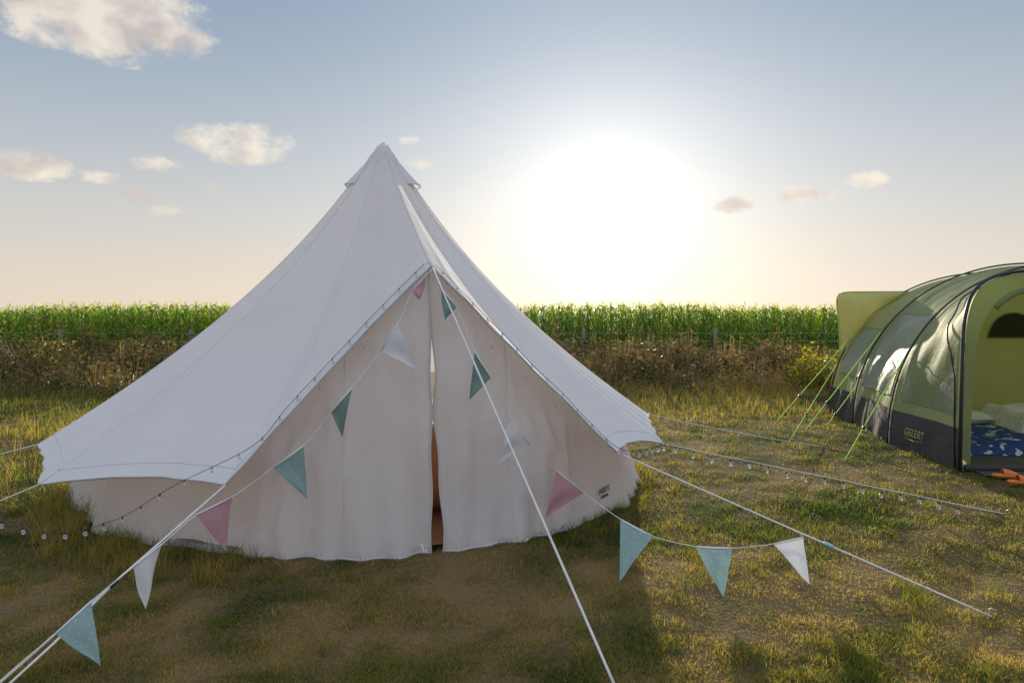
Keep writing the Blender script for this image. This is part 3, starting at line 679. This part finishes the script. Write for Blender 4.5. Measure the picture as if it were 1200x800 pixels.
tube('door_sill',[(4.68,7.0,.05),(6.5,6.85,.055),(8.65,6.6,.05)],.035,M['skirt'],TT,8)
tube('rolled_door',[ap(dict(f=A0['f']+.12,y=A0['y']-.01,w=A0['w']-.12,H=A0['H']-.11,n=6),t) for t in np.linspace(.72,math.pi-.7,30)],.028,M['fly'],TT,8)
b_=Vector((4.66,7.02,0)); a_=Vector((4.78,8.6,0)); xd=(b_-a_).normalized(); nr=xd.cross(Vector((0,0,1))).normalized()
tp=a_.lerp(b_,.42)+nr*.035
text('logo','GELERT',.13,M['logo'],TT,tp+Vector((0,0,.24)),xd,Vector((0,0,1)),nr,.25,.003,-.004)
tube('logo',[tp+Vector((0,0,.17))-xd*.22,tp+Vector((0,0,.155)),tp+Vector((0,0,.175))+xd*.22],[.002,.004,.002],M['logo'],TT,5)
def tg(A,ph,end,label):
    guy('guy_line',ap(A,ph,1.02),end,label,M['lime'],.007,.7,.0,None,None)
tg(AR[3],phis(AR[3],1.25),G(908,496),'lime guy line pegged farthest left of the green tent')
tg(AR[3],phis(AR[3],.8),G(925,517),'lime guy line second from left beside the green tent')
tg(AR[2],phis(AR[2],1.35),G(940,509),'lime guy line from the second pole arch of the green tent')
tg(AR[2],phis(AR[2],.55),G(968,500),'shortest lime guy line near the foot of the green tent rear pole')
tg(AR[1],phis(AR[1],1.1),G(988,542),'lime guy line pegged nearest the camera beside the green tent')
r_=thing('rug','crumpled blue patterned blanket on the floor of the green tent','blanket',(5.6,8.6,.03))
def rugp(u,v):
    x=4.95+1.5*u+.25*v; y=7.75+1.75*v-.1*u
    e=min(u,1-u,v,1-v)
    return Vector((x,y,.035+min(1,e*12)*(.07+.07*float(fbm(x,y,3,77)))))
grid('cloth',rugp,50,50,M['rug'],r_)
pl=thing('pillow','white pillow lying behind the blue blanket in the green tent','pillow',(6.4,9.7,.03))
def pil(u,v,s):
    x=6.05+.75*u; y=9.55+.48*v; e=(max(0,math.sin(math.pi*u))*max(0,math.sin(math.pi*v)))**.4
    return Vector((x,y,.16+s*.12*e+.015*float(vn(x,y,9,5))))
grid('case',lambda u,v:pil(u,v,1),20,14,M['bedding'],pl); grid('case_underside',lambda u,v:pil(u,v,-1),20,14,M['bedding'],pl)
du=thing('duvet','pile of white and grey bedding inside the green tent','duvet',(7.2,9.6,.03))
grid('cover',lambda u,v:(lambda x,y,e:Vector((x,y,.035+min(1,e*7)*(.2+.16*float(fbm(x,y,3.5,13))))))(6.75+1.2*u,9.0+1.1*v,min(u,1-u,v,1-v)),36,36,M['bedding'],du)
def clog(x,y,rot,label):
    t=thing('clog',label,'shoe',(x,y,.04)); c,s=math.cos(rot),math.sin(rot)
    def W_(a,b,z): return Vector((x+a*c-b*s,y+a*s+b*c,.035+z))
    def out(a):
        q_=max(-1,min(1,a/.125-1)); return .046*(1+.12*q_)*math.sqrt(max(0,1-abs(q_)**3))
    V=[];F=[];n=16
    for lv in (0,.028):
        V+= [W_(.25*i/n,out(.25*i/n),lv) for i in range(n+1)]+[W_(.25*i/n,-out(.25*i/n),lv) for i in range(n-1,0,-1)]
    m_=2*n
    F=[(i,(i+1)%m_,m_+(i+1)%m_,m_+i) for i in range(m_)]+[tuple(range(m_))[::-1],tuple(range(m_,2*m_))]
    mo('sole',V,F,M['clog'],t)
    def up(u,v):
        a=.09+.158*u; w=out(a)*.98; th=math.pi*v; return W_(a,w*math.cos(th),.026+(.058-.03*u)*math.sin(th)*(1-u**4))
    grid('upper',up,12,12,M['clog'],t)
q=G(1162,562); clog(q.x,q.y,-.25,'left orange clog on the dark groundsheet at the green tent door')
q=G(1180,570); clog(q.x,q.y,-.15,'right orange clog on the dark groundsheet at the green tent door')
